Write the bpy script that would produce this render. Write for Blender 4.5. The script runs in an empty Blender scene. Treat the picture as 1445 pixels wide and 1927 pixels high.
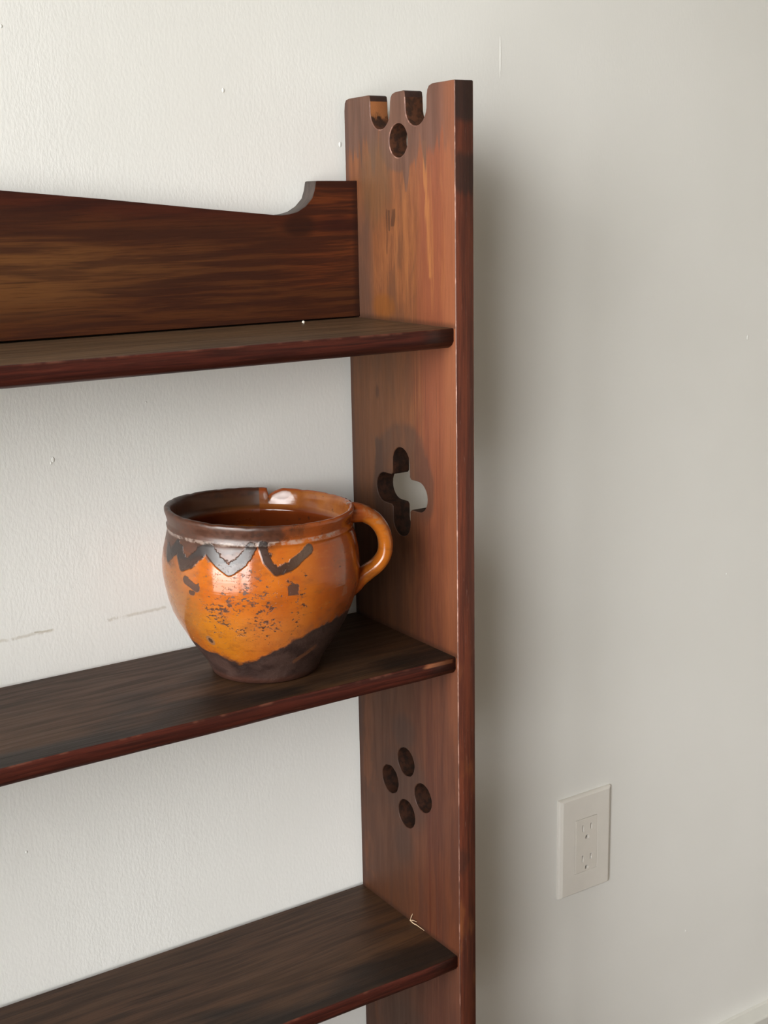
import bpy, bmesh, math, random
from mathutils import Vector, Matrix
random.seed(3)
scene = bpy.context.scene

# ------------------------------------------------------------------ camera
F_PX = 2520.728
YAW, PITCH, ROLL = 0.57778, 0.22978, -0.01877
cam_d = bpy.data.cameras.new('camera')
cam = bpy.data.objects.new('camera', cam_d)
scene.collection.objects.link(cam)
scene.camera = cam
fw = Vector((math.sin(YAW) * math.cos(PITCH), math.cos(YAW) * math.cos(PITCH), -math.sin(PITCH)))
r0 = Vector((math.cos(YAW), -math.sin(YAW), 0))
u0 = r0.cross(fw)
rt = r0 * math.cos(ROLL) + u0 * math.sin(ROLL)
up = -r0 * math.sin(ROLL) + u0 * math.cos(ROLL)
M = Matrix((rt, up, -fw)).transposed().to_4x4()
M.translation = Vector((-0.67054, -1.08851, 1.3))
cam.matrix_world = M
cam_d.sensor_fit = 'HORIZONTAL'
cam_d.sensor_width = 36.0
cam_d.lens = F_PX * 36.0 / 1445.0
cam_d.clip_start = 0.02

# ------------------------------------------------------------------ view, sky, window light
scene.view_settings.view_transform = 'Standard'
scene.view_settings.look = 'None'
scene.view_settings.gamma = 1.0
scene.view_settings.use_curve_mapping = False
scene.view_settings.exposure = 1.46
scene.cycles.max_bounces = 10
scene.cycles.diffuse_bounces = 6
scene.cycles.glossy_bounces = 4
scene.cycles.sample_clamp_indirect = 6.0

SKY_STRENGTH = 7.0
world = bpy.data.worlds.new('overcast_sky')
scene.world = world
world.use_nodes = True
wt = world.node_tree
wt.nodes.clear()
w_out = wt.nodes.new('ShaderNodeOutputWorld')
w_bg = wt.nodes.new('ShaderNodeBackground')
w_tc = wt.nodes.new('ShaderNodeTexCoord')
w_sep = wt.nodes.new('ShaderNodeSeparateXYZ')
w_rmp = wt.nodes.new('ShaderNodeValToRGB')
wt.links.new(w_tc.outputs['Generated'], w_sep.inputs[0])
w_add = wt.nodes.new('ShaderNodeMath'); w_add.operation = 'MULTIPLY_ADD'
w_add.inputs[1].default_value = 0.5; w_add.inputs[2].default_value = 0.5
wt.links.new(w_sep.outputs['Z'], w_add.inputs[0])
wt.links.new(w_add.outputs[0], w_rmp.inputs[0])
el = w_rmp.color_ramp.elements
el[0].position = 0.46; el[0].color = (0.40, 0.40, 0.38, 1)       # bright ground outside
el[1].position = 0.54; el[1].color = (0.985, 0.985, 0.975, 1)       # overcast sky
wt.links.new(w_rmp.outputs[0], w_bg.inputs[0])
w_bg.inputs[1].default_value = SKY_STRENGTH
wt.links.new(w_bg.outputs[0], w_out.inputs[0])

# window opening in the left wall (a portal guides the daylight through it)
WX = -1.3                       # inner face of the left wall
WIN = (-1.95, -0.20, 0.55, 2.10)  # y0, y1, z0, z1
pl = bpy.data.lights.new('window_daylight', 'AREA')
pl.shape = 'RECTANGLE'
pl.size = WIN[3] - WIN[2]
pl.size_y = WIN[1] - WIN[0]
pl.cycles.is_portal = True
plo = bpy.data.objects.new('window_daylight', pl)
scene.collection.objects.link(plo)
plo.matrix_world = Matrix.Translation((WX - 0.16, (WIN[0] + WIN[1]) / 2, (WIN[2] + WIN[3]) / 2)) @ \
    Vector((0, 0, -1)).rotation_difference(Vector((1, 0, 0))).to_matrix().to_4x4()

# ------------------------------------------------------------------ node helpers
class S:
    """A scalar/vector/colour socket with arithmetic."""
    def __init__(s, g, sock): s.g = g; s.k = sock
    def _m(s, op, *a): return s.g.math(op, s, *a)
    def __add__(s, o): return s._m('ADD', o)
    __radd__ = __add__
    def __sub__(s, o): return s._m('SUBTRACT', o)
    def __rsub__(s, o): return s.g.math('SUBTRACT', o, s)
    def __mul__(s, o): return s._m('MULTIPLY', o)
    __rmul__ = __mul__
    def __truediv__(s, o): return s._m('DIVIDE', o)
    def abs(s): return s._m('ABSOLUTE')
    def max(s, o): return s._m('MAXIMUM', o)
    def min(s, o): return s._m('MINIMUM', o)
    def sqrt(s): return s._m('SQRT')
    def inv(s): return 1.0 - s


class G:
    def __init__(g, name):
        g.mat = bpy.data.materials.new(name)
        g.mat.use_nodes = True
        g.t = g.mat.node_tree
        g.t.nodes.clear()
        g.out = g.t.nodes.new('ShaderNodeOutputMaterial')
        g.b = g.t.nodes.new('ShaderNodeBsdfPrincipled')
        g.t.links.new(g.b.outputs[0], g.out.inputs[0])
        tc = g.t.nodes.new('ShaderNodeTexCoord')
        g.P = S(g, tc.outputs['Object'])
        sp = g.t.nodes.new('ShaderNodeSeparateXYZ')
        g.t.links.new(g.P.k, sp.inputs[0])
        g.x, g.y, g.z = (S(g, sp.outputs[i]) for i in range(3))

    def put(g, inp, v):
        if isinstance(v, S): g.t.links.new(v.k, inp)
        elif isinstance(v, (tuple, list)):
            n = len(inp.default_value)
            inp.default_value = tuple(v)[:n] if len(v) >= n else tuple(v) + (1.0,)
        else: inp.default_value = v

    def math(g, op, *a):
        n = g.t.nodes.new('ShaderNodeMath'); n.operation = op
        for i, v in enumerate(a): g.put(n.inputs[i], v)
        return S(g, n.outputs[0])

    def vec(g, x=0.0, y=0.0, z=0.0):
        n = g.t.nodes.new('ShaderNodeCombineXYZ')
        for i, v in enumerate((x, y, z)): g.put(n.inputs[i], v)
        return S(g, n.outputs[0])

    def noise(g, v, detail=3.0, rough=0.5, dist=0.0, scale=1.0):
        n = g.t.nodes.new('ShaderNodeTexNoise')
        g.put(n.inputs['Vector'], v); n.inputs['Scale'].default_value = scale
        n.inputs['Detail'].default_value = detail; n.inputs['Roughness'].default_value = rough
        n.inputs['Distortion'].default_value = dist
        return S(g, n.outputs[0])

    def ss(g, x, a, b, lo=0.0, hi=1.0):
        n = g.t.nodes.new('ShaderNodeMapRange'); n.interpolation_type = 'SMOOTHSTEP'
        if a > b: a, b, lo, hi = b, a, hi, lo
        for i, v in enumerate((x, a, b, lo, hi)): g.put(n.inputs[i], v)
        return S(g, n.outputs[0])

    def mix(g, f, a, b):
        n = g.t.nodes.new('ShaderNodeMix'); n.data_type = 'RGBA'
        g.put(n.inputs[0], f); g.put(n.inputs[6], a); g.put(n.inputs[7], b)
        return S(g, n.outputs[2])

    def mul(g, a, b):
        n = g.t.nodes.new('ShaderNodeMix'); n.data_type = 'RGBA'; n.blend_type = 'MULTIPLY'
        n.inputs[0].default_value = 1.0
        g.put(n.inputs[6], a); g.put(n.inputs[7], b)
        return S(g, n.outputs[2])

    def ell(g, a, b, ca, cb, ra, rb):
        d1 = (a - ca) * (1.0 / ra); d2 = (b - cb) * (1.0 / rb)
        return (d1 * d1 + d2 * d2).sqrt()

    def seg(g, a, b, p, q):
        """distance from (a, b) to the segment p-q"""
        dx, dy = q[0] - p[0], q[1] - p[1]
        L2 = dx * dx + dy * dy
        t = ((a - p[0]) * (dx / L2) + (b - p[1]) * (dy / L2)).max(0.0).min(1.0)
        ex = a - p[0] - t * dx; ey = b - p[1] - t * dy
        return (ex * ex + ey * ey).sqrt()

    def bump(g, h, strength=0.3, dist=0.001, prev=None):
        n = g.t.nodes.new('ShaderNodeBump')
        n.inputs['Strength'].default_value = strength; n.inputs['Distance'].default_value = dist
        g.put(n.inputs['Height'], h)
        if prev is not None: g.put(n.inputs['Normal'], prev)
        return S(g, n.outputs[0])

    def done(g, col, rough, normal=None, **kw):
        g.put(g.b.inputs['Base Color'], col); g.put(g.b.inputs['Roughness'], rough)
        if normal is not None: g.put(g.b.inputs['Normal'], normal)
        for k, v in kw.items(): g.put(g.b.inputs[k.replace('_', ' ')], v)
        return g.mat

# ------------------------------------------------------------------ object helpers
def link(name, me, mats=(), parent=None):
    o = bpy.data.objects.new(name, me)
    scene.collection.objects.link(o)
    for m in mats: me.materials.append(m)
    if parent is not None:
        o.parent = parent
        o.matrix_parent_inverse = parent.matrix_basis.inverted()
    return o

def bm_obj(name, bm, mats=(), parent=None, smooth=False):
    bmesh.ops.recalc_face_normals(bm, faces=bm.faces[:])
    me = bpy.data.meshes.new(name)
    bm.to_mesh(me); bm.free()
    if smooth:
        for p in me.polygons: p.use_smooth = True
    return link(name, me, mats, parent)

def empty(name, loc, rotz=0.0):
    o = bpy.data.objects.new(name, None)
    scene.collection.objects.link(o)
    o.location = loc; o.rotation_euler = (0, 0, rotz)
    o.empty_display_size = 0.05
    return o

def thing(o, label, cat):
    o['label'] = label; o['category'] = cat
    return o

def struct(o):
    o['kind'] = 'structure'
    return o

def add_box(bm, a, b, bev=0.0, seg=2):
    x0, y0, z0 = a; x1, y1, z1 = b
    v = [bm.verts.new(p) for p in ((x0,y0,z0),(x1,y0,z0),(x1,y1,z0),(x0,y1,z0),(x0,y0,z1),(x1,y0,z1),(x1,y1,z1),(x0,y1,z1))]
    fs = [bm.faces.new([v[i] for i in q]) for q in ((0,3,2,1),(4,5,6,7),(0,1,5,4),(1,2,6,5),(2,3,7,6),(3,0,4,7))]
    if bev > 0:
        es = list({e for f in fs for e in f.edges})
        bmesh.ops.bevel(bm, geom=es, offset=bev, segments=seg, affect='EDGES', profile=0.5)
    return fs

def outline_mesh(loops, thick, bev, mapping, res=1):
    """Plate with holes from 2D loops (first the outline), edges rounded by bev."""
    cu = bpy.data.curves.new('outline', 'CURVE')
    cu.dimensions = '2D'; cu.fill_mode = 'BOTH'
    for lp in loops:
        sp = cu.splines.new('POLY')
        sp.points.add(len(lp) - 1)
        for p, q in zip(sp.points, lp): p.co = (q[0], q[1], 0, 1)
        sp.use_cyclic_u = True
    cu.extrude = thick / 2 - bev
    cu.bevel_depth = bev; cu.bevel_resolution = res; cu.offset = -bev
    tmp = bpy.data.objects.new('outline', cu)
    scene.collection.objects.link(tmp)
    dg = bpy.context.evaluated_depsgraph_get()
    me = bpy.data.meshes.new_from_object(tmp.evaluated_get(dg))
    bpy.data.objects.remove(tmp); bpy.data.curves.remove(cu)
    bm = bmesh.new(); bm.from_mesh(me); bpy.data.meshes.remove(me)
    bmesh.ops.remove_doubles(bm, verts=bm.verts[:], dist=1e-6)
    for v in bm.verts: v.co = mapping(*v.co)
    bmesh.ops.recalc_face_normals(bm, faces=bm.faces[:])
    return bm

def arc(cx, cy, r, a0, a1, n):
    return [(cx + r * math.cos(math.radians(a0 + (a1 - a0) * i / n)), cy + r * math.sin(math.radians(a0 + (a1 - a0) * i / n))) for i in range(n + 1)]

# ------------------------------------------------------------------ materials
FLOOR = 0.09
BY, DEP, TH = 0.006, 0.16996, 0.01903          # gap to wall, depth of the shelf unit, board thickness
YB, YF = -BY, -BY - DEP
Z1, Z2, Z3 = 1.1927, 0.90056, 0.60373           # shelf tops

def mat_wall():
    g = G('wall_paint')
    n1 = g.noise(g.vec(g.x * 420, 0.0, g.z * 190), 3, 0.55)
    n2 = g.noise(g.vec(g.x * 60, 0.0, g.z * 22), 2, 0.5)
    n3 = g.noise(g.vec(g.x * 6, g.y * 6, g.z * 6), 2, 0.5)
    # rougher roller texture on the left half of the wall
    amt = g.ss(g.x, 0.12, -0.3, 0.35, 1.0) * g.ss(n3, 0.3, 0.7, 0.5, 1.0)
    col = g.mix(g.ss(n3, 0.3, 0.7), (0.728, 0.722, 0.690), (0.748, 0.742, 0.712))
    # hairline cracks with grime
    wob = g.noise(g.vec(g.x * 90, 0, g.z * 5), 3, 0.6) - 0.5
    zc = g.z - wob * 0.004
    d1 = g.seg(g.x, zc, (-0.37, 0.9392), (-0.306, 0.9403))
    d2 = g.seg(g.x, zc, (-0.256, 0.9402), (-0.2, 0.9412))
    d3 = g.seg(g.x, zc, (-0.322, 0.9408), (-0.307, 0.9406))
    brk = g.ss(g.noise(g.vec(g.x * 130, 0, g.z * 130), 3, 0.6), 0.35, 0.55)
    ck = g.ss(d1.min(d2), 0.0022, 0.0002) * brk * 0.4
    ck = ck.max(g.ss(d3, 0.0013, 0.0003) * 0.6)
    col = g.mix(ck, col, (0.36, 0.31, 0.22))
    nb = g.bump(n1 * amt * 0.8 + n2 * amt * 0.9 - ck * 0.8, 0.36, 0.0012)
    return g.done(col, 0.42, nb, Specular_IOR_Level=0.3)

def mat_plain(name, col, rough, spec=0.4, scale=40, var=0.06, bumpd=0.0):
    g = G(name)
    n = g.noise(g.P, 3, 0.5, scale=scale)
    c2 = tuple(c * (1 - var) for c in col)
    nb = g.bump(n, 0.3, bumpd) if bumpd else None
    return g.done(g.mix(g.ss(n, 0.3, 0.7), col, c2), rough, nb, Specular_IOR_Level=spec)

def panel_base(g):
    """reddish brown stained pine with vertical grain, used on faces and edges of the side boards"""
    u = g.y * -1.0 - BY
    big = g.noise(g.vec(g.x * 14, g.y * 26, g.z * 7), 3, 0.55)
    mid = g.noise(g.vec(g.x * 90, g.y * 110, g.z * 9), 4, 0.6, 0.4)
    fine = g.noise(g.vec(g.x * 500, g.y * 900, g.z * 26), 3, 0.6)
    return u, big, mid, fine

def mat_panel_face():
    g = G('side_panel_wood')
    u, big, mid, fine = panel_base(g)
    z = g.z
    blot = g.noise(g.vec(g.x * 30, g.y * 42, z * 15), 5, 0.62, 0.5)
    wisp = g.noise(g.vec(g.x * 90, g.y * 240, z * 30), 4, 0.65, 0.6)
    col = g.mix(g.ss(mid * 0.5 + wisp * 0.5, 0.38, 0.62), (0.31, 0.125, 0.058), (0.225, 0.088, 0.043))
    col = g.mix(g.ss(blot, 0.46, 0.62) * 0.7, col, (0.165, 0.076, 0.046))
    col = g.mix(g.ss(blot, 0.42, 0.30) * 0.5 * g.ss(z, 1.19, 1.22), col, (0.40, 0.165, 0.07))
    # redder sapless band towards the front
    w = (mid - 0.5) * 0.05
    red = g.ss(u + w, 0.098, 0.132) * g.ss(z, 0.8, 1.15, 0.5, 1.0)
    col = g.mix(red * 0.75, col, (0.30, 0.095, 0.055))
    # lower boards more purple brown
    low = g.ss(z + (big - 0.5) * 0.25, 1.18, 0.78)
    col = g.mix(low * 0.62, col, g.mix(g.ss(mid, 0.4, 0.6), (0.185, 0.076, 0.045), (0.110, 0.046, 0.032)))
    left = g.ss(u + (blot - 0.5) * 0.06, 0.125, 0.06) * g.ss(z, 1.20, 1.185)  # browner towards the back below the top shelf, partly shade put into the colour
    col = g.mix(left * 0.55, col, (0.135, 0.072, 0.042))
    lo2 = g.ss(u + (wisp - 0.5) * 0.03, 0.035, 0.015) * g.ss(blot, 0.52, 0.42) * g.ss(z, 0.92, 0.85)
    col = g.mix(lo2 * 0.6, col, (0.30, 0.13, 0.06))
    # light bare streaks of thin stain in the top part
    st = g.ss(g.noise(g.vec(0, g.y * 130, z * 5 + 3), 3, 0.5), 0.53, 0.60) * g.ss(z + (wisp - 0.5) * 0.05, 1.19, 1.24) * g.ss(z + (wisp - 0.5) * 0.05, 1.335, 1.30) * g.ss(u, 0.045, 0.075) * g.ss(wisp, 0.36, 0.52)
    col = g.mix(st * 0.5, col, (0.43, 0.18, 0.075))
    e1 = g.seg(u + (wisp - 0.5) * 0.008 + (mid - 0.5) * 0.006, z, (0.1262, 1.345), (0.1330, 1.235))
    col = g.mix(g.ss(e1, 0.0034, 0.0006) * 0.62, col, (0.50, 0.22, 0.085))
    # dark red annual rings along the front third
    rings = g.noise(g.vec(0, g.y * 620 + (big * 2.0), z * 2.2), 2, 0.5)
    rw = g.ss(u, 0.092, 0.112) * g.ss(u, 0.152, 0.136) * g.ss(z, 1.25, 1.12)
    col = g.mix(g.ss(rings, 0.50, 0.66) * rw * 0.6, col, (0.125, 0.026, 0.018))
    # front strip lighter orange
    fs = g.ss(u + (mid - 0.5) * 0.012, 0.148, 0.158) * g.ss(z, 0.75, 0.9)
    col = g.mix(fs * 0.55, col, (0.37, 0.145, 0.075))
    # grey-purple old finish: top tabs with drips
    uw = u + (mid - 0.5) * 0.012
    zb = g.noise(g.vec(0, g.y * 85, 3.0), 3, 0.65)
    top = g.ss(z - (zb - 0.5) * 0.16, 1.335, 1.345) * g.ss(u, 0.168, 0.14, 0.25, 1.0)
    d = g.seg(uw, z, (0.1005, 1.345), (0.0985, 1.306)) - (z - 1.304) * 0.22
    top = top.max(g.ss(d, 0.0015, -0.001) * g.ss(z, 1.300, 1.304))
    d = g.seg(uw, z, (0.019, 1.372), (0.0215, 1.338))
    top = top.max(g.ss(d, 0.0035, 0.0015) * g.ss(z, 1.333, 1.338))
    d = g.ell(uw, z, 0.088, 1.35, 0.034, 0.030)
    top = top.max(g.ss(d, 1.0, 0.85) * 0.9)
    col = g.mix(top * 0.8, col, g.mix(g.ss(mid, 0.35, 0.65), (0.165, 0.098, 0.088), (0.115, 0.068, 0.060)))
    # grey band beside the rail
    bd = g.ss(uw, 0.048, 0.036) * g.ss(z, 1.315, 1.27) * g.ss(z, 1.185, 1.19)
    col = g.mix(bd * 0.6, col, (0.125, 0.078, 0.070))
    # greenish brown cloud under the hole
    cl = g.ss(g.ell(u, z, 0.050, 1.315, 0.035, 0.05) + (big - 0.5) * 0.8, 1.0, 0.4)
    col = g.mix(cl * 0.6, col, (0.17, 0.098, 0.055))
    # dark gouged run in the middle
    uw2 = uw + (wisp - 0.5) * 0.006
    d = g.seg(uw2, z + (wisp - 0.5) * 0.01, (0.069, 1.290), (0.066, 1.252))
    d2 = g.seg(uw2, z, (0.0735, 1.289), (0.0725, 1.273)).min(g.seg(uw2, z, (0.078, 1.290), (0.0775, 1.277)))
    run = g.ss(d.min(d2), 0.0017, 0.0006)
    col = g.mix(run * 0.75, col, (0.085, 0.04, 0.025))
    # knot mark
    kn = g.ss(g.ell(u, z, 0.0466, 1.126, 0.0035, 0.009), 1.0, 0.4)
    col = g.mix(kn * 0.6, col, (0.06, 0.03, 0.025))
    # dark stains round the pierced quatrefoils
    zw = z + (big - 0.5) * 0.02
    h1 = g.ss(g.ell(uw, zw, 0.088, 1.060, 0.047, 0.047), 1.0, 0.82) * g.ss(z, 1.02, 1.045)
    h1 = h1 * g.ss(blot, 0.60, 0.40, 0.35, 1.0) * 0.8
    hl = g.ss(uw + (wisp - 0.5) * 0.006, 0.0395, 0.0425) * g.ss(u, 0.066, 0.050) * g.ss(z + (wisp - 0.5) * 0.010, 1.086, 1.079) * g.ss(z, 1.0, 1.03)
    hr = g.ss(uw, 0.100, 0.1035) * g.ss(g.ell(uw, zw, 0.098, 1.045, 0.040, 0.050) + (wisp - 0.5) * 0.25, 1.0, 0.88) * g.ss(z, 1.005, 1.03)
    h1 = h1.max(hl).max(hr * 0.75).max(g.ss(g.ell(uw, zw, 0.062, 1.030, 0.034, 0.034), 1.0, 0.6) * 0.9)
    cutz = g.ss(g.noise(g.vec(0, g.y * 160, 7.0), 2, 0.6) * 0.03 + 1.078, 1.08, 1.1)
    col = g.mix(h1 * 0.78, col, (0.080, 0.052, 0.046))
    h2 = g.ss(g.ell(uw, zw, 0.0845, 0.744, 0.042, 0.046), 1.15, 0.6)
    h2 = h2.max(g.ss(g.ell(uw, zw, 0.082, 0.800, 0.022, 0.022), 1.1, 0.6))
    h2 = h2.max(g.ss(g.ell(uw, zw, 0.078, 0.683, 0.020, 0.030), 1.1, 0.4))
    col = g.mix(h2 * 0.55, col, (0.085, 0.055, 0.048))
    h0 = g.ss(g.ell(uw, zw, 0.0845, 0.47, 0.05, 0.05), 1.1, 0.5)
    col = g.mix(h0 * 0.45, col, (0.08, 0.055, 0.045))
    # orange daubs in the corner above the top shelf, and a darker joint line at every shelf
    dab = g.ss(g.ell(uw, z, 0.060, 1.205, 0.022, 0.014), 1.1, 0.5)
    col = g.mix(dab * 0.6, col, (0.30, 0.11, 0.02))
    for zz in (Z1, Z2, Z3):
        jt = g.ss(z - zz - (fine - 0.5) * 0.006, 0.006, 0.0005) * g.ss(z - zz, -0.001, 0.0)
        col = g.mix(jt * 0.6, col, (0.05, 0.026, 0.018))
    # back edge
    be = g.ss(uw, 0.009, 0.003)
    col = g.mix(be * 0.6, col, (0.09, 0.05, 0.05))
    col = g.mix(g.ss(fine, 0.42, 0.75) * 0.30, col, (0.10, 0.038, 0.022))
    col = g.mix(g.ss(fine, 0.36, 0.2) * 0.25, col, (0.42, 0.19, 0.10))
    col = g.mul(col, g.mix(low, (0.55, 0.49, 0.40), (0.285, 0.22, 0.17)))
    nb = g.bump(fine * 0.5 + mid * 0.3 - run * 0.8, 0.22, 0.0006)
    rough = g.ss(mid, 0.3, 0.7, 0.44, 0.58)
    return g.done(col, rough, nb, Specular_IOR_Level=0.25)

def mat_panel_edge():
    g = G('side_panel_edge_wood')
    u, big, mid, fine = panel_base(g)
    z = g.z
    m2 = g.noise(g.vec(g.x * 240, g.y * 240, z * 10), 4, 0.6, 0.3)
    col = g.mix(g.ss(m2, 0.35, 0.65), (0.135, 0.042, 0.024), (0.075, 0.026, 0.018))
    blk = g.ss(z + (big - 0.5) * 0.05, 1.352, 1.36)
    blk = blk.max(g.ss((z - 1.319 + (m2 - 0.5) * 0.02).abs(), 0.020, 0.012) * 0.85)
    sp = g.noise(g.vec(g.x * 25, g.y * 8, z * 11 + 5), 3, 0.6)
    blk = blk.max(g.ss(sp, 0.60, 0.68) * 0.6 * g.ss(z, 1.15, 0.95))
    col = g.mix(blk * 0.85, col, (0.028, 0.020, 0.019))
    gold = g.ss(sp, 0.44, 0.34) * g.ss(z, 0.98, 0.8)
    col = g.mix(gold * 0.6, col, (0.24, 0.095, 0.035))
    white = g.ss(g.noise(g.vec(g.x * 600, g.y * 600, z * 60), 3, 0.65), 0.64, 0.74)
    col = g.mix(white * 0.35, col, (0.25, 0.17, 0.15))
    col = g.mix(g.ss(fine, 0.5, 0.75) * 0.4, col, (0.035, 0.013, 0.010))
    col = g.mul(col, (0.75, 0.62, 0.55))
    nb = g.bump(fine, 0.35, 0.0006)
    return g.done(col, 0.42, nb, Specular_IOR_Level=0.3)

def mat_cut():
    g = G('pierced_cut_wood')
    u, big, mid, fine = panel_base(g)
    n = g.noise(g.vec(g.x * 180, g.y * 140, g.z * 140), 4, 0.65)
    col = g.mix(g.ss(n, 0.40, 0.62), (0.085, 0.034, 0.018), (0.035, 0.018, 0.012))
    # one cheek of the first notch is worn to raw orange wood
    c1 = g.ss(g.ell(u, g.z, 0.043, 1.386, 0.016, 0.019) + (n - 0.5) * 1.2, 1.0, 0.6)
    col = g.mix(c1 * 0.8, col, (0.36, 0.145, 0.055))
    col = g.mul(col, g.mix(g.ss(g.z, 1.32, 1.30), (0.8, 0.75, 0.7), (0.34, 0.32, 0.32)))
    return g.done(col, 0.65, g.bump(n, 0.5, 0.001), Specular_IOR_Level=0.12)

def mat_worn():
    g = G('worn_arris_wood')
    n = g.noise(g.vec(g.x * 300, g.y * 150, g.z * 60), 4, 0.65)
    col = g.mix(g.ss(n, 0.36, 0.54), (0.34, 0.185, 0.14), (0.12, 0.05, 0.032))
    col = g.mul(col, g.mix(g.ss(g.z, 0.75, 1.0), (0.5, 0.45, 0.42), (0.95, 0.95, 0.95)))
    return g.done(col, 0.5)

def mat_rail():
    g = G('back_rail_wood')
    x, z = g.x, g.z
    bend = g.noise(g.vec(x * 4, 0, z * 9), 2, 0.5) * 0.012
    zz = z + bend
    big = g.noise(g.vec(x * 5, 0, z * 26), 3, 0.55)
    mid = g.noise(g.vec(x * 9, g.y * 60, zz * 210), 4, 0.6, 0.3)
    fine = g.noise(g.vec(x * 24, g.y * 200, zz * 800), 3, 0.6)
    col = g.mix(g.ss(mid, 0.38, 0.62), (0.080, 0.029, 0.0115), (0.050, 0.0185, 0.009))
    topz = g.ss(z - 1.2873 + (x + 0.08) * 0.1 + (big - 0.5) * 0.03, -0.018, -0.002)
    col = g.mix(topz * 0.75, col, g.mix(g.ss(mid, 0.4, 0.65), (0.066, 0.017, 0.010), (0.034, 0.010, 0.007)))
    gold = g.ss(x + (big - 0.5) * 0.25, -0.17, -0.31) * g.ss((z - 1.243 + (mid - 0.5) * 0.03).abs(), 0.042, 0.010)
    col = g.mix(gold * 0.8 * g.ss(mid, 0.62, 0.40, 0.35, 1.0), col, (0.20, 0.105, 0.032))
    warm = g.ss((z - 1.232).abs(), 0.045, 0.02)
    col = g.mix(warm * g.ss(mid, 0.55, 0.38) * 0.35, col, (0.13, 0.058, 0.017))
    rtz = g.ss(x, -0.10, -0.035)
    col = g.mix(rtz * g.ss(big, 0.57, 0.46) * 0.8, col, g.mix(g.ss(mid, 0.38, 0.6), (0.155, 0.048, 0.014), (0.06, 0.02, 0.009)))
    dk = g.ss(g.ell(x, z, -0.062, 1.278, 0.02, 0.012) + (mid - 0.5) * 0.6, 1.1, 0.5)
    dk = dk.max(g.ss(x, -0.008, -0.002) * 0.8)
    dk = dk.max(g.ss(z, 1.308, 1.313) * 0.5 * g.ss(x, -0.06, -0.04))
    col = g.mix(dk * 0.75, col, (0.022, 0.010, 0.007))
    col = g.mix(g.ss(fine, 0.5, 0.72) * 0.5, col, (0.022, 0.009, 0.006))
    col = g.mix(g.ss(fine, 0.36, 0.22) * 0.25, col, (0.20, 0.10, 0.045))
    col = g.mul(col, (0.74, 0.58, 0.56))
    return g.done(col, g.ss(mid, 0.3, 0.7, 0.40, 0.5), g.bump(fine + mid * 0.4, 0.2, 0.0006), Specular_IOR_Level=0.25)

def mat_rail_end():
    g = G('rail_curved_end_wood')
    n = g.noise(g.vec(g.x * 90, g.y * 300, g.z * 90), 4, 0.6)
    col = g.mix(g.ss(n, 0.35, 0.65), (0.060, 0.042, 0.035), (0.035, 0.025, 0.021))
    return g.done(col, 0.5, g.bump(n, 0.3, 0.0006), Specular_IOR_Level=0.4)

def mat_shelf_top(dusty):
    g = G('dusty_shelf_top_wood' if dusty else 'shelf_top_wood')
    x, y = g.x, g.y
    bend = g.noise(g.vec(x * 4, y * 9, g.z * 3), 2, 0.5) * 0.02
    big = g.noise(g.vec(x * 5, y * 22, g.z * 3), 3, 0.55)
    mid = g.noise(g.vec(x * 9, (y + bend) * 170, g.z * 9), 4, 0.6, 0.3)
    fine = g.noise(g.vec(x * 26, (y + bend) * 760, g.z * 60), 3, 0.6)
    if dusty:
        col = g.mix(g.ss(mid, 0.38, 0.62), (0.125, 0.085, 0.052), (0.080, 0.056, 0.037))
    else:
        col = g.mix(g.ss(mid, 0.38, 0.62), (0.080, 0.042, 0.021), (0.042, 0.024, 0.014))
    col = g.mix(g.ss(big, 0.55, 0.40) * 0.5, col, (0.085, 0.052, 0.030) if not dusty else (0.13, 0.09, 0.055))
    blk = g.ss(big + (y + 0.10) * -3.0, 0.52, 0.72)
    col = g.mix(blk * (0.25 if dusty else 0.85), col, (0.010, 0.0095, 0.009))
    col = g.mix(g.ss(fine, 0.46, 0.70) * 0.5, col, (0.020, 0.013, 0.009))
    col = g.mix(g.ss(fine, 0.36, 0.22) * 0.25, col, (0.12, 0.085, 0.06))
    if dusty:
        dst = g.noise(g.vec(x * 900, y * 900, 0), 2, 0.5)
        col = g.mix(g.ss(dst, 0.74, 0.80) * 0.6, col, (0.42, 0.38, 0.32))
    col = g.mul(col, (0.95, 0.80, 0.66) if dusty else (0.72, 0.58, 0.47))
    return g.done(col, g.ss(mid, 0.3, 0.7, 0.42, 0.55), g.bump(fine + mid * 0.5, 0.2, 0.0006), Specular_IOR_Level=0.22)

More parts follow.
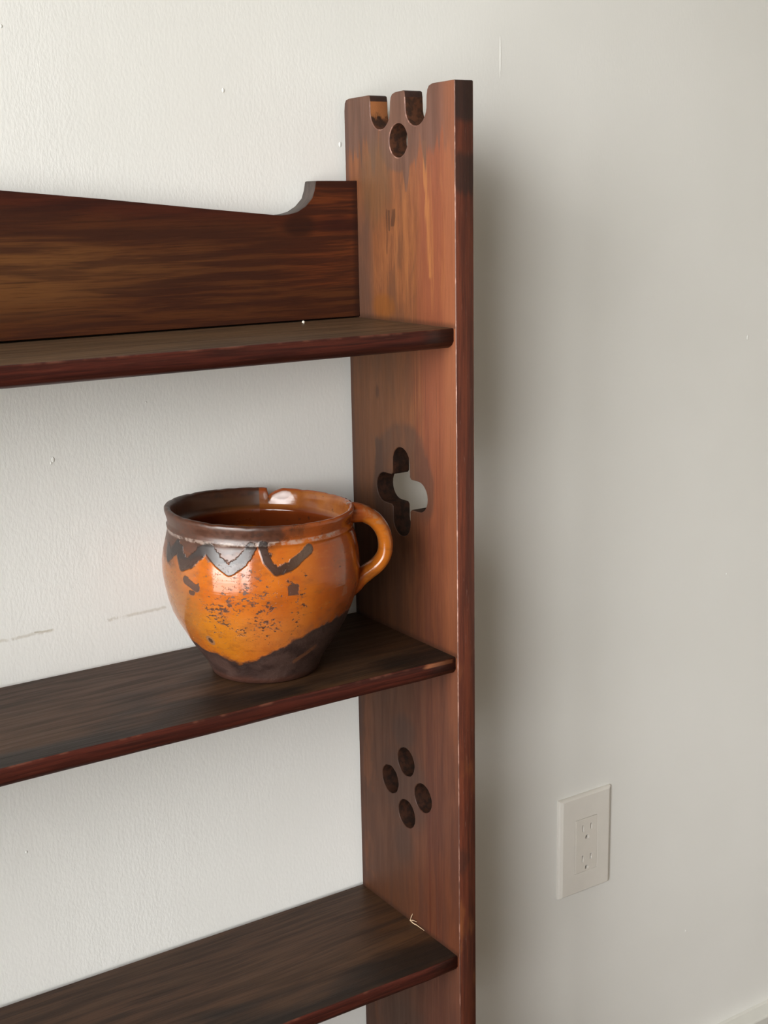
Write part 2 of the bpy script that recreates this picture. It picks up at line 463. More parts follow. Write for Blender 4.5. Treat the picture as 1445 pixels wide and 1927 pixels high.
def mat_shelf_edge():
    g = G('shelf_front_edge_wood')
    x, y, z = g.x, g.y, g.z
    mid = g.noise(g.vec(x * 10, y * 150, z * 300), 4, 0.6, 0.3)
    fine = g.noise(g.vec(x * 30, y * 500, z * 1200), 3, 0.6)
    col = g.mix(g.ss(mid, 0.36, 0.64), (0.105, 0.026, 0.016), (0.050, 0.014, 0.010))
    col = g.mix(g.ss(fine, 0.38, 0.25) * 0.4, col, (0.24, 0.105, 0.06))
    col = g.mix(g.ss(fine, 0.52, 0.7) * 0.5, col, (0.025, 0.009, 0.007))
    for zt in (Z1, Z2, Z3):
        up_ = g.ss(z - zt + 0.0035 * (mid - 0.5), -0.0022, -0.0004) * g.ss(z - zt, 0.002, 0.001)
        wr = g.ss(g.noise(g.vec(x * 34, 0, zt * 9), 3, 0.6), 0.50, 0.60)
        col = g.mix(up_ * wr * 0.5, col, (0.26, 0.12, 0.075))
    # raw chipped arris near the right end of the middle shelf
    ch = g.ss((z - Z2 + 0.0022 + (mid - 0.5) * 0.003 + (x + 0.02) * 0.03).abs(), 0.0024, 0.0012) * g.ss(x + (mid - 0.5) * 0.02, -0.036, -0.028) * g.ss(x, -0.002, -0.005)
    col = g.mix(ch * 0.9, col, (0.52, 0.23, 0.105))
    col = g.mul(col, (0.56, 0.46, 0.44))
    return g.done(col, 0.42, g.bump(fine + mid * 0.5, 0.25, 0.0006), Specular_IOR_Level=0.25)

def mat_pot():
    g = G('glazed_redware')
    x, y, z = g.x, g.y, g.z
    th = g.math('ARCTAN2', x, y * -1.0)
    rad = (x * x + y * y).sqrt()
    p = th * 0.084                                    # arc length round the belly, 0 towards the front
    n1 = g.noise(g.P, 4, 0.6, scale=38)
    n2 = g.noise(g.P, 4, 0.65, scale=150)
    thr = g.noise(g.vec(x * 6, y * 6, z * 420), 3, 0.55)
    # glaze
    col = g.mix(g.ss(n1, 0.35, 0.65), (0.50, 0.150, 0.016), (0.43, 0.112, 0.013))
    ylw = g.ss(g.ell(p, z, -0.043, 0.050, 0.042, 0.034) + (n1 - 0.5) * 0.7, 1.15, 0.3)
    col = g.mix(ylw * 0.85, col, (0.47, 0.185, 0.014))
    olv = g.ss(g.ell(p, z, -0.092, 0.080, 0.046, 0.052) + (n2 - 0.5) * 0.9, 1.1, 0.3)
    col = g.mix(olv * 0.75, col, (0.25, 0.135, 0.045))
    pink = g.ss(g.ell(p, z, 0.006, 0.055, 0.045, 0.03) + (n1 - 0.5) * 0.8, 1.1, 0.3)
    col = g.mix(pink * 0.5, col, (0.47, 0.175, 0.040))
    red = g.ss(p, 0.025, 0.085)
    col = g.mix(red * 0.7, col, (0.36, 0.074, 0.009))
    handle_m = g.ss(rad, 0.087, 0.090)
    col = g.mix(handle_m * 0.55, col, (0.55, 0.205, 0.02))
    mot = g.noise(g.vec(p * 55, rad * 30, z * 110), 5, 0.68)
    col = g.mix(g.ss(mot, 0.50, 0.66) * 0.45, col, (0.24, 0.080, 0.018))
    col = g.mix(g.ss(mot, 0.44, 0.30) * 0.25, col, (0.60, 0.25, 0.06))
    # kiln blush / wear in throwing rings
    ring = g.ss(thr, 0.60, 0.72)
    col = g.mix(ring * 0.22, col, (0.30, 0.085, 0.02))
    # pits and flaked specks, thickest front left of centre
    pv = g.vec(p * 260, rad * 100, z * 430)
    sp = g.noise(pv, 4, 0.65)
    dens = g.noise(g.vec(p * 40, 0.0, z * 55), 2, 0.5)
    area = g.ss(g.ell(p, z, -0.012, 0.080, 0.066, 0.040), 1.2, 0.3)
    area = area * g.ss(dens, 0.35, 0.62)
    spk = g.ss(sp + area * 0.17, 0.672, 0.695) * g.ss(z, 0.128, 0.118) * g.ss(p.abs(), 0.105, 0.08) * handle_m.inv()
    sp2 = g.noise(g.vec(p * 700, rad * 100, z * 700), 2, 0.5)
    spk2 = g.ss(sp2, 0.66, 0.70) * g.ss(p, 0.05, 0.0) * g.ss(z, 0.12, 0.1)
    dark = spk.max(spk2 * 0.6)
    # manganese slip: zigzag trail below the rim
    wob = (n2 - 0.5) * 0.004
    pw, zw = p + wob, z + wob
    pts = [[(-0.0815, 0.122), (-0.074, 0.1095), (-0.066, 0.113), (-0.049, 0.1275)],
           [(-0.048, 0.1275), (-0.037, 0.1175), (-0.027, 0.111), (-0.016, 0.118), (-0.008, 0.1285)],
           [(0.001, 0.130), (0.0045, 0.118), (0.0115, 0.1092), (0.0225, 0.1120), (0.0415, 0.1235)],
           [(-0.104, 0.118), (-0.100, 0.112), (-0.093, 0.117), (-0.085, 0.124)]]
    dz = None
    for l in pts:
        for a, b in zip(l, l[1:]):
            d = g.seg(pw, zw, a, b)
            dz = d if dz is None else dz.min(d)
    slip = g.ss(dz + (n2 - 0.5) * 0.005 + g.ss(p, -0.02, -0.01) * 0.0 - g.ss(p, 0.0, -0.02) * 0.0010, 0.0046, 0.0030)
    dsq = ((pw - 0.0245).abs() * 200.0).max((zw - 0.0925).abs() * 215.0)
    patch = g.seg(pw, zw, (-0.069, 0.0985), (-0.057, 0.0935)) * 260.0
    patch = patch.min(g.seg(pw, zw, (-0.064, 0.0885), (-0.061, 0.0888)) * 420.0)
    sq = g.ss(dsq.min(patch) + (n2 - 0.5) * 0.9, 1.0, 0.8)
    # smoked shoulder and collar on the left
    smoke = g.ss(p + (n1 - 0.5) * 0.10 - g.ss(z, 0.12, 0.14) * 0.045, 0.015, -0.030) * g.ss(z + (n1 - 0.5) * 0.024, 0.117, 0.1215)
    smoke = smoke.max(g.ss(p + (n1 - 0.5) * 0.05, -0.070, -0.092) * g.ss(z + (n1 - 0.5) * 0.03, 0.103, 0.113) * 0.8)
    sk = g.ell(p, z, -0.030, 0.1225, 0.021, 0.0085).min(g.ell(p, z, -0.080, 0.1235, 0.030, 0.0100))
    smoke = smoke.max(g.ss(sk + (n1 - 0.5) * 0.9 + (n2 - 0.5) * 1.1, 1.0, 0.75) * 0.9)
    coll = g.ss(z, 0.1305, 0.1345) * g.ss(rad, 0.0735, 0.0765)
    cdark = coll * g.ss(p + (n1 - 0.5) * 0.12 + (n2 - 0.5) * 0.10, 0.050, -0.045)
    lipm = g.ss(z + (n2 - 0.5) * 0.003, 0.1425, 0.1445) * g.ss(p, 0.02, -0.02)
    smoke = smoke.max(cdark * 0.85).max(lipm * 0.95)
    patchc = coll * g.ss(g.noise(g.vec(p * 90, rad * 90, z * 160), 3, 0.6), 0.58, 0.66) * g.ss(p, 0.075, 0.04)
    col = g.mix(coll * g.ss(p, -0.06, 0.05) * 0.6, col, (0.30, 0.075, 0.022))
    col = g.mix(smoke * 0.9, col, g.mix(g.ss(n2, 0.4, 0.62), (0.016, 0.011, 0.010), (0.045, 0.021, 0.014)))
    col = g.mix(slip * 0.93, col, g.mix(g.ss(p, 0.015, 0.04), (0.020, 0.016, 0.015), (0.085, 0.075, 0.062)))
    col = g.mix(sq * 0.85, col, (0.040, 0.034, 0.032))
    col = g.mix(dark.max(patchc * 0.8) * 0.88, col, (0.038, 0.022, 0.016))
    # whitish rubbed ridge under the collar
    rg = g.ss((z - 0.1312 + (n2 - 0.5) * 0.002).abs(), 0.0022, 0.0010) * g.ss(rad, 0.075, 0.077) * g.ss(n2, 0.38, 0.58)
    col = g.mix(rg * g.ss(p, 0.095, 0.07) * 0.6, col, (0.42, 0.38, 0.34))
    # unglazed foot with a ragged, tilted glaze line
    zl = g.ss(p, -0.03, 0.075, 0.0255, 0.0575) + g.ss(p, -0.04, -0.10, 0.0, 0.009) + (n1 - 0.5) * 0.024
    foot = g.ss(z - zl, 0.0026, -0.0026)
    fcol = g.mix(g.ss(n1, 0.38, 0.62), (0.036, 0.021, 0.018), (0.070, 0.043, 0.036))
    fcol = g.mix(g.ss(z + (n1 - 0.5) * 0.01, 0.009, 0.003) * 0.7, fcol, (0.085, 0.034, 0.022))
    fcol = g.mix(g.ss(z - zl, -0.010, -0.001) * 0.6, fcol, (0.020, 0.014, 0.014))
    chp = g.ss(g.seg(pw, zw, (0.036, 0.0225), (0.058, 0.0330)), 0.0032, 0.0018)
    fcol = g.mix(chp * 0.75, fcol, (0.17, 0.075, 0.036))
    tan = g.ss(z - zl, 0.016, 0.001) * g.ss(p, -0.01, 0.03)
    col = g.mix(tan * 0.45 * g.ss(n2, 0.3, 0.6), col, (0.22, 0.10, 0.05))
    col = g.mix(foot, col, fcol)
    # round scar with a pale halo, small pale smudge
    ds = g.ell(p, z, -0.0568, 0.0448, 0.0052, 0.0052) + (n2 - 0.5) * 0.3
    col = g.mix(g.ss(ds, 1.0, 0.85) * 0.8, col, (0.25, 0.15, 0.085))
    col = g.mix(g.ss(ds, 0.55, 0.4) * 0.9, col, (0.05, 0.03, 0.022))
    sm = g.ss(g.ell(p, z, 0.0797, 0.0806, 0.006, 0.006) + (n2 - 0.5) * 1.8, 0.9, 0.5)
    col = g.mix(sm * 0.5, col, (0.34, 0.18, 0.11))
    # inside: browner glaze, chipped pale patch at the back of the rim
    inside = g.ss(rad, 0.0765, 0.0755) * g.ss(z, 0.008, 0.012)
    inside = inside * g.ss(z, 0.095, 0.10).max(g.ss(rad, 0.07, 0.069))
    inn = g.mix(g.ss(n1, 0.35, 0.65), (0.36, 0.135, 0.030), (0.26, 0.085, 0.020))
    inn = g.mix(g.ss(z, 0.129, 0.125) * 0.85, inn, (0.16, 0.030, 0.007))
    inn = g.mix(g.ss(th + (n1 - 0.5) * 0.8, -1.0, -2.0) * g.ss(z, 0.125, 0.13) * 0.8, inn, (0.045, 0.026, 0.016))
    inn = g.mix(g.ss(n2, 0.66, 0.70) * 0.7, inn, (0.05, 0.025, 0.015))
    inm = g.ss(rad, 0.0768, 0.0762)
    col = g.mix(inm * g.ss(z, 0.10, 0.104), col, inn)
    pale = g.ss(g.ell(th, z, 2.875, 0.1385, 0.14, 0.0055) + (n2 - 0.5) * 0.7, 1.0, 0.75)
    pale = pale.max(g.ss(g.ell(th, z, 3.063, 0.139, 0.035, 0.006) + (n2 - 0.5) * 0.7, 1.0, 0.7) * 0.6)
    pale = pale * inm
    col = g.mix(pale * 0.85, col, (0.52, 0.42, 0.39))
    crack = g.ss((th - 3.032 + (n2 - 0.5) * 0.012).abs(), 0.012, 0.005) * inm * g.ss(z, 0.130, 0.132)
    col = g.mix(crack * 0.8, col, (0.10, 0.05, 0.04))
    dull = foot.max(dark * 0.9).max(sq * 0.8).max(slip * 0.5).max(smoke * 0.8).max(pale * 0.6)
    rough = g.ss(n2, 0.3, 0.7, 0.09, 0.19) + dull * 0.30
    h = thr * 0.25 + n1 * 0.5 - dark * 0.9 + slip * 1.6 - sq * 0.6 + foot * (n2 * 1.2) + foot * 0.4
    wear = handle_m * g.ss(n2, 0.50, 0.62) * g.ss(z, 0.10, 0.125)
    col = g.mix(wear * 0.45, col, (0.36, 0.24, 0.13))
    col = g.mul(col, (0.70, 0.60, 0.56))
    nb = g.bump(h, 0.5, 0.0009)
    return g.done(col, rough, nb, Specular_IOR_Level=0.55)

def mat_floor():
    g = G('oak_floor')
    gr = g.noise(g.vec(g.x * 3, g.y * 60, 0), 4, 0.6)
    return g.done(g.mix(g.ss(gr, 0.3, 0.7), (0.10, 0.060, 0.034), (0.07, 0.040, 0.022)), 0.4, Specular_IOR_Level=0.4)

def mat_glass():
    m = bpy.data.materials.new('window_glass'); m.use_nodes = True
    t = m.node_tree; t.nodes.clear()
    o = t.nodes.new('ShaderNodeOutputMaterial'); mx = t.nodes.new('ShaderNodeMixShader')
    tr = t.nodes.new('ShaderNodeBsdfTransparent'); gl = t.nodes.new('ShaderNodeBsdfGlossy')
    fr = t.nodes.new('ShaderNodeFresnel'); fr.inputs[0].default_value = 1.3
    gl.inputs['Roughness'].default_value = 0.02
    t.links.new(fr.outputs[0], mx.inputs[0]); t.links.new(tr.outputs[0], mx.inputs[1])
    t.links.new(gl.outputs[0], mx.inputs[2]); t.links.new(mx.outputs[0], o.inputs[0])
    return m

M_WALL = mat_wall()
M_ROOM = mat_plain('room_paint', (0.75, 0.70, 0.62), 0.5, 0.3, 8, 0.03)
M_CEIL = mat_plain('ceiling_paint', (0.66, 0.63, 0.57), 0.7, 0.2, 8, 0.03)
M_TRIM = mat_plain('trim_paint', (0.60, 0.59, 0.545), 0.45, 0.3, 30, 0.03)
M_PLATE = mat_plain('painted_plate', (0.70, 0.67, 0.62), 0.4, 0.3, 60, 0.02)
M_RECEPT = mat_plain('receptacle_plastic', (0.68, 0.645, 0.59), 0.4, 0.3, 60, 0.02)
M_DARK = mat_plain('slot_shadow', (0.06, 0.045, 0.035), 0.6, 0.2)
M_FACE, M_EDGE, M_CUT, M_WORN = mat_panel_face(), mat_panel_edge(), mat_cut(), mat_worn()
M_RAIL, M_RAIL_END = mat_rail(), mat_rail_end()
M_TOP_D, M_TOP, M_SEDGE = mat_shelf_top(True), mat_shelf_top(False), mat_shelf_edge()
M_POT = mat_pot()
M_FLOOR = mat_floor()
M_GLASS = mat_glass()
M_STRAW = mat_plain('raw_splinter', (0.46, 0.33, 0.21), 0.6, 0.3, 400, 0.25)
M_CRUMB = mat_plain('white_crumb', (0.72, 0.68, 0.60), 0.8, 0.2, 400, 0.2)

# ------------------------------------------------------------------ room shell
X0, X1, Y0, CEIL = WX, 2.4, -4.2, 2.60
def box_obj(name, a, b, mat):
    bm = bmesh.new(); add_box(bm, a, b)
    return struct(bm_obj(name, bm, (mat,)))

wall_back = box_obj('wall_back', (X0 - 0.2, 0.0, FLOOR - 0.1), (X1 + 0.2, 0.12, CEIL), M_WALL)
box_obj('wall_right', (X1, Y0, FLOOR - 0.1), (X1 + 0.12, 0.0, CEIL), M_ROOM)
box_obj('wall_front', (X0 - 0.2, Y0 - 0.12, FLOOR - 0.1), (X1 + 0.2, Y0, CEIL), M_ROOM)
box_obj('floor', (X0, Y0, FLOOR - 0.1), (X1, 0.0, FLOOR), M_FLOOR)
box_obj('ceiling', (X0 - 0.2, Y0 - 0.12, CEIL), (X1 + 0.2, 0.12, CEIL + 0.1), M_CEIL)
bm = bmesh.new()
y0, y1, z0, z1 = WIN
add_box(bm, (X0 - 0.2, Y0, FLOOR - 0.1), (X0, y0, CEIL))
add_box(bm, (X0 - 0.2, y1, FLOOR - 0.1), (X0, 0.0, CEIL))
add_box(bm, (X0 - 0.2, y0, FLOOR - 0.1), (X0, y1, z0))
add_box(bm, (X0 - 0.2, y0, z1), (X0, y1, CEIL))
struct(bm_obj('wall_left', bm, (M_ROOM,)))
# the window: frame, mullion, sash bar, panes
win = struct(empty('window_1', (X0 - 0.1, (y0 + y1) / 2, z0)))
bm = bmesh.new()
fx0, fx1, fw_ = X0 - 0.14, X0 - 0.08, 0.05
add_box(bm, (fx0, y0, z0), (fx1, y0 + fw_, z1)); add_box(bm, (fx0, y1 - fw_, z0), (fx1, y1, z1))
add_box(bm, (fx0, y0 + fw_, z0), (fx1, y1 - fw_, z0 + fw_)); add_box(bm, (fx0, y0 + fw_, z1 - fw_), (fx1, y1 - fw_, z1))
ym = (y0 + y1) / 2
add_box(bm, (fx0, ym - 0.03, z0 + fw_), (fx1, ym + 0.03, z1 - fw_))
bm_obj('window_frame', bm, (M_TRIM,), win)
for a, b in ((y0 + fw_, ym - 0.03), (ym + 0.03, y1 - fw_)):
    bm = bmesh.new(); add_box(bm, (X0 - 0.113, a, z0 + fw_), (X0 - 0.109, b, z1 - fw_))
    bm_obj('pane', bm, (M_GLASS,), win)

# baseboard along the back wall: sloping ledge, then an upright face
bm = bmesh.new()
prof = [(0.0, FLOOR), (-0.0205, FLOOR), (-0.0205, 0.2140), (-0.0198, 0.2156), (-0.0180, 0.2165), (-0.0030, 0.2196), (-0.0012, 0.2212), (0.0, 0.2218)]
ra = [bm.verts.new((X0, p[0], p[1])) for p in prof]; rb = [bm.verts.new((X1, p[0], p[1])) for p in prof]
for i in range(len(prof)):
    j = (i + 1) % len(prof)
    bm.faces.new((ra[i], ra[j], rb[j], rb[i]))
bm.faces.new(ra); bm.faces.new(list(reversed(rb)))
struct(bm_obj('baseboard_back', bm, (M_TRIM,)))

# small raised drips and nibs in the wall paint
for x, z, w, h in ((-0.2946, 1.0897, .0022, .0032), (-0.1188, 1.3938, .0018, .0026), (-0.0014, 1.3492, .0020, .0032), (-0.2072, 1.1302, .0012, .0012),
                   (-0.3458, 0.7419, .0018, .0018), (0.5551, 1.133, .0022, .0040), (0.5357, 0.8471, .0014, .0018), (0.4874, 0.3812, .0015, .0030),
                   (-0.310, 1.437, .0020, .0020), (0.185, 1.433, .0004, .0280), (-0.36, 1.40, .0018, .003), (-0.2966, 1.0868, .0012, .0018)):
    bm = bmesh.new()
    bmesh.ops.create_icosphere(bm, subdivisions=2, radius=1.0)
    for v in bm.verts: v.co = Vector((x + v.co.x * w * 0.7, v.co.y * 0.0005, z + v.co.z * h * 0.75))
    bm_obj('paint_nib', bm, (M_WALL,), wall_back, True)

# ------------------------------------------------------------------ bookshelf
XL = -0.86                                   # inner face of the far side panel (out of view)
shelf = empty('bookshelf', ((XL) / 2, (YB + YF) / 2, FLOOR))
thing(shelf, 'dark reddish brown wooden bookshelf with pierced castellated side board standing against the pale wall', 'bookshelf')
QC = 0.0843                                  # centre line of the piercings, measured from the back

def panel_outline():
    o = [(0.0, FLOOR), (0.0, 1.378), (0.0010, 1.3850), (0.0032, 1.3878), (0.008, 1.3887), (0.0405, 1.3893), (0.0425, 1.3885), (0.0434, 1.384)]
    o += arc(0.0592, 1.3748, 0.0156, 180, 360, 18)
    o += [(0.0752, 1.381), (0.0762, 1.3852), (0.0786, 1.3878), (0.083, 1.3890), (0.0955, 1.3896), (0.0974, 1.3886), (0.0983, 1.384)]
    o += arc(0.1143, 1.3752, 0.0156, 180, 360, 18)
    o += [(0.1302, 1.383), (0.1313, 1.3878), (0.1338, 1.3908), (0.1385, 1.3921), (DEP - 0.0010, 1.3926), (DEP, 1.3918), (DEP, FLOOR)]
    return o

def cross_loop(cu, cz, L=0.0416, w=0.0140):
    """open quatrefoil: four round ended arms running into each other"""
    k = L - w; n = 12; c = 0.0022
    pts = []
    pts += arc(cu + k, cz, w, -90, 90, n)
    pts += [(cu + w + c, cz + w), (cu + w, cz + w + c)]
    pts += arc(cu, cz + k, w, 0, 180, n)
    pts += [(cu - w, cz + w + c), (cu - w - c, cz + w)]
    pts += arc(cu - k, cz, w, 90, 270, n)
    pts += [(cu - w - c, cz - w), (cu - w, cz - w - c)]
    pts += arc(cu, cz - k, w, 180, 360, n)
    pts += [(cu + w, cz - w - c), (cu + w + c, cz - w)]
    return pts

def side_panel(name, xin, sgn):
    rnd = random.Random(5)
    loops = [panel_outline(), arc(0.0873, 1.3487, 0.0143, 0, 350, 35), cross_loop(QC - 0.0005, 1.0372)]
    for cz in (0.7437, 0.4425):
        for du, dv in ((0.0, 0.0272), (-0.0281, -0.0007), (0.0281, 0.0), (0.0, -0.0270)):
            loops.append([(QC + du + a * (1 + rnd.uniform(-.02, .02)), cz + dv + b * (1 + rnd.uniform(-.02, .02))) for a, b in arc(0, 0, 0.0143, 0, 350, 35)])
    bm = outline_mesh(loops, TH, 0.0007, lambda X, Y, Z: Vector((xin + sgn * (TH / 2) + Z * sgn, YB - X, Y)))
    for f in bm.faces:
        n = f.normal; c = f.calc_center_median()
        if abs(n.x) > 0.95: f.material_index = 0
        elif abs(n.x) > 0.2: f.material_index = 3 if c.y < YF + 0.002 or (c.z > 1.33 and c.y < -0.03 and c.z < 1.386) else 0
        elif c.y < YF + 0.002 or c.y > YB - 0.002 or (c.z > 1.386): f.material_index = 1
        else: f.material_index = 2
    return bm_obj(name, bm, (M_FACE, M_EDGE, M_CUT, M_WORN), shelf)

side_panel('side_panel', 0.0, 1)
side_panel('side_panel', XL, -1)

def shelf_board(ztop, m_top):
    T = 0.018; yf = -0.1731
    prof = [(YB, ztop - T), (YB, ztop), (-0.06, ztop), (yf + 0.0014, ztop), (yf + 0.0004, ztop - 0.0004), (yf, ztop - 0.0013), (yf, ztop - 0.0108),
            (yf + 0.0006, ztop - 0.0118), (yf + 0.003, ztop - 0.0148), (yf + 0.008, ztop - 0.0170), (yf + 0.015, ztop - T)]
    bm = bmesh.new()
    N = 24
    rings = []
    for i in range(N + 1):
        x = XL + (0.0 - XL) * i / N
        e = 0.0006 * math.sin(x * 31) + 0.0004 * math.sin(x * 67 + 1)
        rings.append([bm.verts.new((x, p[0] + (e if p[0] < -0.17 else 0), p[1])) for p in prof])
    n = len(prof)
    for a, b in zip(rings, rings[1:]):
        for i in range(n):
            j = (i + 1) % n
            f = bm.faces.new((a[i], a[j], b[j], b[i]))
            f.material_index = 1 if 3 <= i <= 9 else 0
            f.smooth = 3 <= i <= 9
    bm.faces.new(rings[0]); bm.faces.new(list(reversed(rings[-1])))
    return bm_obj('shelf', bm, (m_top, M_SEDGE), shelf)

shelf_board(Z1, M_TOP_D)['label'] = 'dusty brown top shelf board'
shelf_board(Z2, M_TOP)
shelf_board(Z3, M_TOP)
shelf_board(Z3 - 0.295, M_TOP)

# shaped rail standing on the top shelf along the wall
half = [(0.0, 1.1938), (0.0, 1.3163), (-0.0420, 1.3166), (-0.0436, 1.3160), (-0.0452, 1.3085), (-0.0478, 1.3015), (-0.0548, 1.2946), (-0.0632, 1.2900), (-0.0714, 1.2881),
        (-0.0795, 1.2874), (-0.0875, 1.2878), (-0.0954, 1.2886), (-0.1468, 1.2937), (-0.2424, 1.3036), (-0.3295, 1.3118), (-0.38, 1.3155), (-0.43, 1.3168)]
mirror = [(XL - a, b) for a, b in reversed(half[:-1])]
mirror[-1] = (XL, 1.1958)
pts = half + mirror
bm = outline_mesh([pts], 0.0194, 0.0006, lambda X, Y, Z: Vector((X, YB - 0.0097 + Z, Y)))
for f in bm.faces:
    c = f.calc_center_median(); n = f.normal
    f.material_index = 1 if (abs(n.y) < 0.5 and c.z > 1.28 and -0.085 < c.x < -0.040) else 0
bm_obj('back_rail', bm, (M_RAIL, M_RAIL_END), shelf)

# torn sliver of raw wood at the joint of the lowest shelf
bm = bmesh.new()
def sliver(bm, pts, w):
    prev = None
    for i, p in enumerate(pts):
        r = 0.7 * w * (1.0 - 0.85 * abs(i / (len(pts) - 1) - 0.25))
        ring = [bm.verts.new((p[0] + a * r, p[1] + b * r * 0.5, p[2] + b * r)) for a, b in ((-0.7, -0.7), (-0.7, 0.7), (0.5, 0.7), (0.5, -0.7))]
        if prev:
            for k in range(4): bm.faces.new((prev[k], prev[(k + 1) % 4], ring[(k + 1) % 4], ring[k]))
        else: bm.faces.new(ring)
        prev = ring
    bm.faces.new(list(reversed(prev)))
sliver(bm, [(-0.0010, -0.0955, 0.6046), (-0.0012, -0.0975, 0.6095), (-0.0018, -0.1010, 0.6150)], 0.0010)
sliver(bm, [(-0.0010, -0.0950, 0.6048), (-0.0014, -0.1010, 0.6046), (-0.0012, -0.1070, 0.6052), (-0.0008, -0.1190, 0.6050)], 0.0010)
sliver(bm, [(-0.0010, -0.0960, 0.6052), (-0.0016, -0.1010, 0.6078), (-0.0020, -0.1080, 0.6095)], 0.0007)
bm_obj('splinter', bm, (M_STRAW,), shelf)['label'] = 'pale torn splinter of raw wood'

# crumb of plaster on the top shelf
bm = bmesh.new()
bmesh.ops.create_icosphere(bm, subdivisions=2, radius=0.0013)
for v in bm.verts: v.co += Vector((random.uniform(-1, 1), random.uniform(-1, 1), random.uniform(-1, 1))) * 0.0002
zmin = min(v.co.z for v in bm.verts)
for v in bm.verts: v.co.z -= zmin
o = bm_obj('crumb', bm, (M_CRUMB,))
o.location = (-0.0712, -0.0435, Z1)
thing(o, 'tiny white crumb lying on the top shelf near the rail', 'crumb')

# ------------------------------------------------------------------ the earthenware pot
# local axes: +X to the right of the photograph, -Y towards the viewer
PC = Vector((-0.1484, -0.0927, Z2))
pot_rot = math.atan2(-0.46436, 0.88564)
OUT = [(0.0, 0.0006), (0.030, 0.0006), (0.0425, 0.0), (0.0462, 0.0012), (0.0480, 0.0050), (0.0505, 0.0110), (0.0553, 0.0185), (0.0610, 0.0265), (0.0675, 0.0370),
       (0.0735, 0.0480), (0.0780, 0.0580), (0.0817, 0.0690), (0.0842, 0.0800), (0.0853, 0.0910), (0.0851, 0.1010), (0.0840, 0.1100), (0.0820, 0.1190), (0.0800, 0.1265),
       (0.0792, 0.1288), (0.0800, 0.1304), (0.0802, 0.1318), (0.0789, 0.1334), (0.0792, 0.1360), (0.0802, 0.1400), (0.0814, 0.1435), (0.0815, 0.1455), (0.0806, 0.1468), (0.0786, 0.1472),
       (0.0768, 0.1462), (0.0758, 0.1440), (0.0752, 0.1390), (0.0745, 0.1330), (0.0735, 0.1305), (0.0712, 0.1292), (0.0700, 0.1278), (0.0712, 0.1240), (0.0745, 0.1160), (0.0772, 0.1060), (0.0783, 0.0920), (0.0765, 0.0740),
       (0.0705, 0.0540), (0.0610, 0.0350), (0.0500, 0.0190), (0.0400, 0.0100), (0.0, 0.0085)]

def pot_deform(v):
    r = math.hypot(v.x, v.y); th = math.atan2(v.x, -v.y)
    k = 1 + 0.012 * math.sin(2 * th + 0.5) * (v.z / 0.146) + 0.006 * math.sin(3 * th + v.z * 30)
    k *= 1 + 0.004 * math.sin(v.z * 160 + th)
    x, y = v.x * k, v.y * k
    z = v.z - (0.031 * v.x + (0.034 if v.y > 0 else -0.014) * v.y) * v.z / 0.146
    x -= 0.0015 * math.sin(v.z / 0.146 * math.pi) * 0.5
    return Vector((x, y, z))

root_pot = empty('earthenware_pot', PC, pot_rot)
thing(root_pot, 'chipped orange glazed earthenware pot with one handle and dark zigzag slip on the middle shelf', 'pot')
bm = bmesh.new()
NS = 320
rings = []
chip_th = 3.034
for r, z in OUT:
    if r == 0.0:
        rings.append([bm.verts.new((0, 0, z))]); continue
    ring = []
    for i in range(NS):
        th = -math.pi + 2 * math.pi * (i + 0.5) / NS
        zz = z
        if z > 0.137:
            a = (chip_th - th) * 0.078               # metres to the right of the break, seen from the front
            dep = 0.0
            if -0.0012 < a <= 0: dep = 0.0068 * (1 + a / 0.0012)
            elif 0 < a < 0.013: dep = 0.0068 * (1 - (a / 0.013) ** 0.75)
            # ragged worn lip elsewhere
            dep += 0.0005 * max(0, math.sin(th * 9) * math.sin(th * 23 + 1))
            zz = z - dep * min(1, (z - 0.137) / 0.007)
        v = Vector((r * math.sin(th), -r * math.cos(th), zz))
        ring.append(bm.verts.new(pot_deform(v)))
    rings.append(ring)
for a, b in zip(rings, rings[1:]):
    if len(a) == 1:
        for i in range(NS): bm.faces.new((a[0], b[(i + 1) % NS], b[i]))
    elif len(b) == 1:
        for i in range(NS): bm.faces.new((a[i], a[(i + 1) % NS], b[0]))
    else:
        for i in range(NS):
            j = (i + 1) % NS
            bm.faces.new((a[i], a[j], b[j], b[i]))
bmesh.ops.recalc_face_normals(bm, faces=bm.faces[:])
def local_obj(name, bm, mats, parent):
    me = bpy.data.meshes.new(name); bm.to_mesh(me); bm.free()
    for p in me.polygons: p.use_smooth = True
    o = bpy.data.objects.new(name, me); scene.collection.objects.link(o)
    for m in mats: me.materials.append(m)
    o.parent = parent
    return o
local_obj('body', bm, (M_POT,), root_pot)

# strap handle
ctl = [(0.0750, 0.1385, .0090, .0150), (0.0830, 0.1385, .0085, .0135), (0.0910, 0.1365, .0075, .0118), (0.0995, 0.1305, .0070, .0105), (0.1055, 0.1210, .0067, .0100), (0.1078, 0.1095, .0066, .0100),
       (0.1062, 0.0990, .0066, .0102), (0.1005, 0.0905, .0068, .0106), (0.0925, 0.0845, .0070, .0112), (0.0850, 0.0790, .0074, .0122), (0.0795, 0.0735, .0078, .0135), (0.0740, 0.0680, .0070, .0140)]
def cr(p0, p1, p2, p3, t):
    return tuple(0.5 * ((2 * b) + (-a + c) * t + (2 * a - 5 * b + 4 * c - d) * t * t + (-a + 3 * b - 3 * c + d) * t ** 3) for a, b, c, d in zip(p0, p1, p2, p3))
path = []
for i in range(len(ctl) - 1):
    q = [ctl[max(i - 1, 0)], ctl[i], ctl[i + 1], ctl[min(i + 2, len(ctl) - 1)]]
    for k in range(6): path.append(cr(*q, k / 6))
path.append(ctl[-1])
bm = bmesh.new(); prev = None; NR = 28
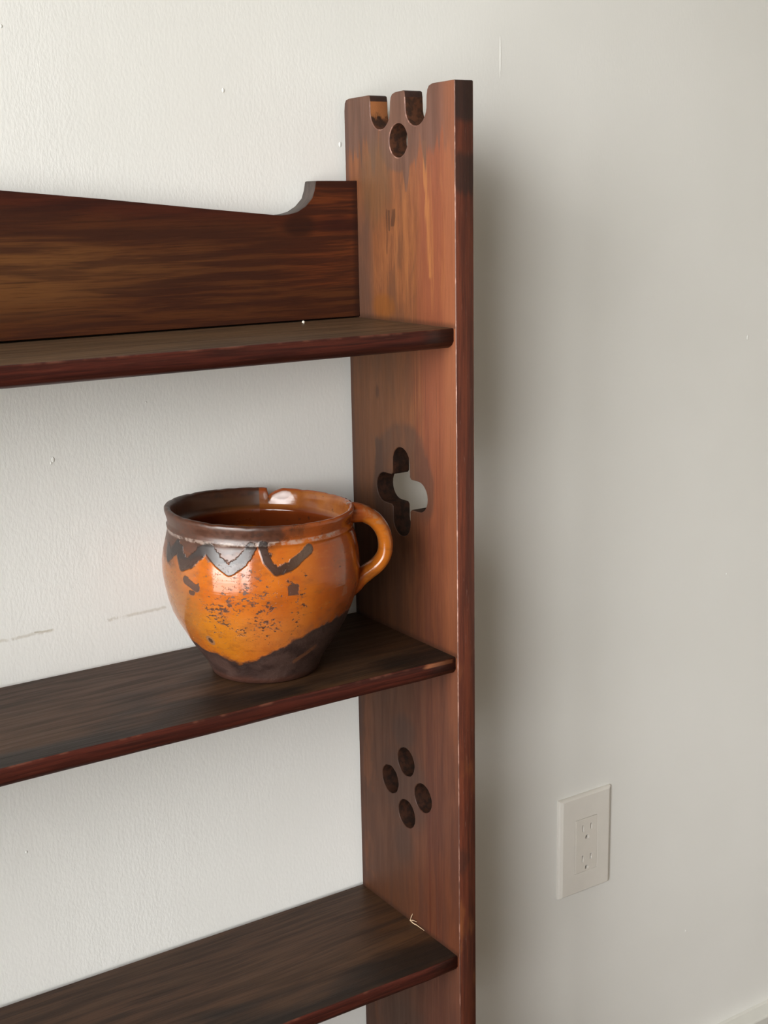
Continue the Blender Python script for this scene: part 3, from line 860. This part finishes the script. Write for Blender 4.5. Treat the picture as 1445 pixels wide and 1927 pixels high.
for i, (x, z, a, b) in enumerate(path):
    q0 = path[max(i - 1, 0)]; q1 = path[min(i + 1, len(path) - 1)]
    t = Vector((q1[0] - q0[0], 0, q1[1] - q0[1])).normalized()
    nrm = Vector((-t.z, 0, t.x))
    ring = []
    for k in range(NR):
        an = 2 * math.pi * k / NR
        ca, sa = math.cos(an), math.sin(an)
        rr = a * (abs(ca) ** 0.8) * (1 if ca > 0 else -1)
        co = Vector((x, 0, z)) + nrm * rr + Vector((0, 1, 0)) * (b * sa) 
        co.z -= 0.031 * 0.09 * co.z / 0.146
        ring.append(bm.verts.new(co))
    if prev:
        for k in range(NR):
            j = (k + 1) % NR
            bm.faces.new((prev[k], prev[j], ring[j], ring[k]))
    prev = ring
bmesh.ops.recalc_face_normals(bm, faces=bm.faces[:])
local_obj('handle', bm, (M_POT,), root_pot)

# ------------------------------------------------------------------ wall outlet
ocx, ocz = 0.3097, 0.5590
outlet = empty('wall_outlet', (ocx, 0.0, ocz))
thing(outlet, 'off-white duplex wall outlet with a plain cover plate on the wall right of the bookshelf', 'outlet')
def rect(cx, cz, w, h, r=0.0, n=4):
    if r <= 0: return [(cx - w / 2, cz - h / 2), (cx + w / 2, cz - h / 2), (cx + w / 2, cz + h / 2), (cx - w / 2, cz + h / 2)]
    p = []
    for sx, sz, a in ((1, -1, -90), (1, 1, 0), (-1, 1, 90), (-1, -1, 180)):
        p += arc(cx + sx * (w / 2 - r), cz + sz * (h / 2 - r), r, a, a + 90, n)
    return p
# cover plate with a sloped rim and a window for the receptacle
bm = bmesh.new()
W2, H2 = 0.0793 / 2, 0.124 / 2
loops = [((W2, H2), 0.0), ((W2, H2), -0.0025), ((W2 - 0.0012, H2 - 0.0008), -0.0044), ((W2 - 0.0045, H2 - 0.0022), -0.0060), ((0.0172, 0.0343), -0.0064), ((0.0168, 0.0339), -0.0058), ((0.0168, 0.0339), -0.0030)]
rr_ = []
for (a, b), y in loops:
    rr_.append([bm.verts.new((ocx + sx * a, y, (ocz if a > 0.02 else 0.5575) + sz * b)) for sx, sz in ((-1, -1), (1, -1), (1, 1), (-1, 1))])
for a, b in zip(rr_, rr_[1:]):
    for k in range(4): bm.faces.new((a[k], a[(k + 1) % 4], b[(k + 1) % 4], b[k]))
bm_obj('cover_plate', bm, (M_PLATE,), outlet)
# receptacle face with real slots
lp = [rect(ocx, 0.5575, 0.0330, 0.0672, 0.001)]
for cz in (0.5790, 0.5402):
    lp.append(rect(0.3043, cz, 0.0021, 0.0085))
    lp.append(rect(0.3170, cz + 0.0003, 0.0021, 0.0072))
    g_ = arc(0.3108, cz - 0.0118, 0.0025, 0, 180, 8)
    lp.append(g_ + [(0.3083, cz - 0.0140), (0.3133, cz - 0.0140)])
bm = outline_mesh(lp, 0.0042, 0.0003, lambda X, Y, Z: Vector((X, -0.0046 + Z, Y)))
rec = bm_obj('receptacle', bm, (M_RECEPT,), outlet)
bm = bmesh.new(); add_box(bm, (ocx - 0.015, -0.0022, ocz - 0.031), (ocx + 0.015, -0.0004, ocz + 0.031))  # dark box stands in for the shade inside the slots
bm_obj('slot_backing', bm, (M_DARK,), rec)['label'] = 'dark backing box standing in for shade behind the slots'
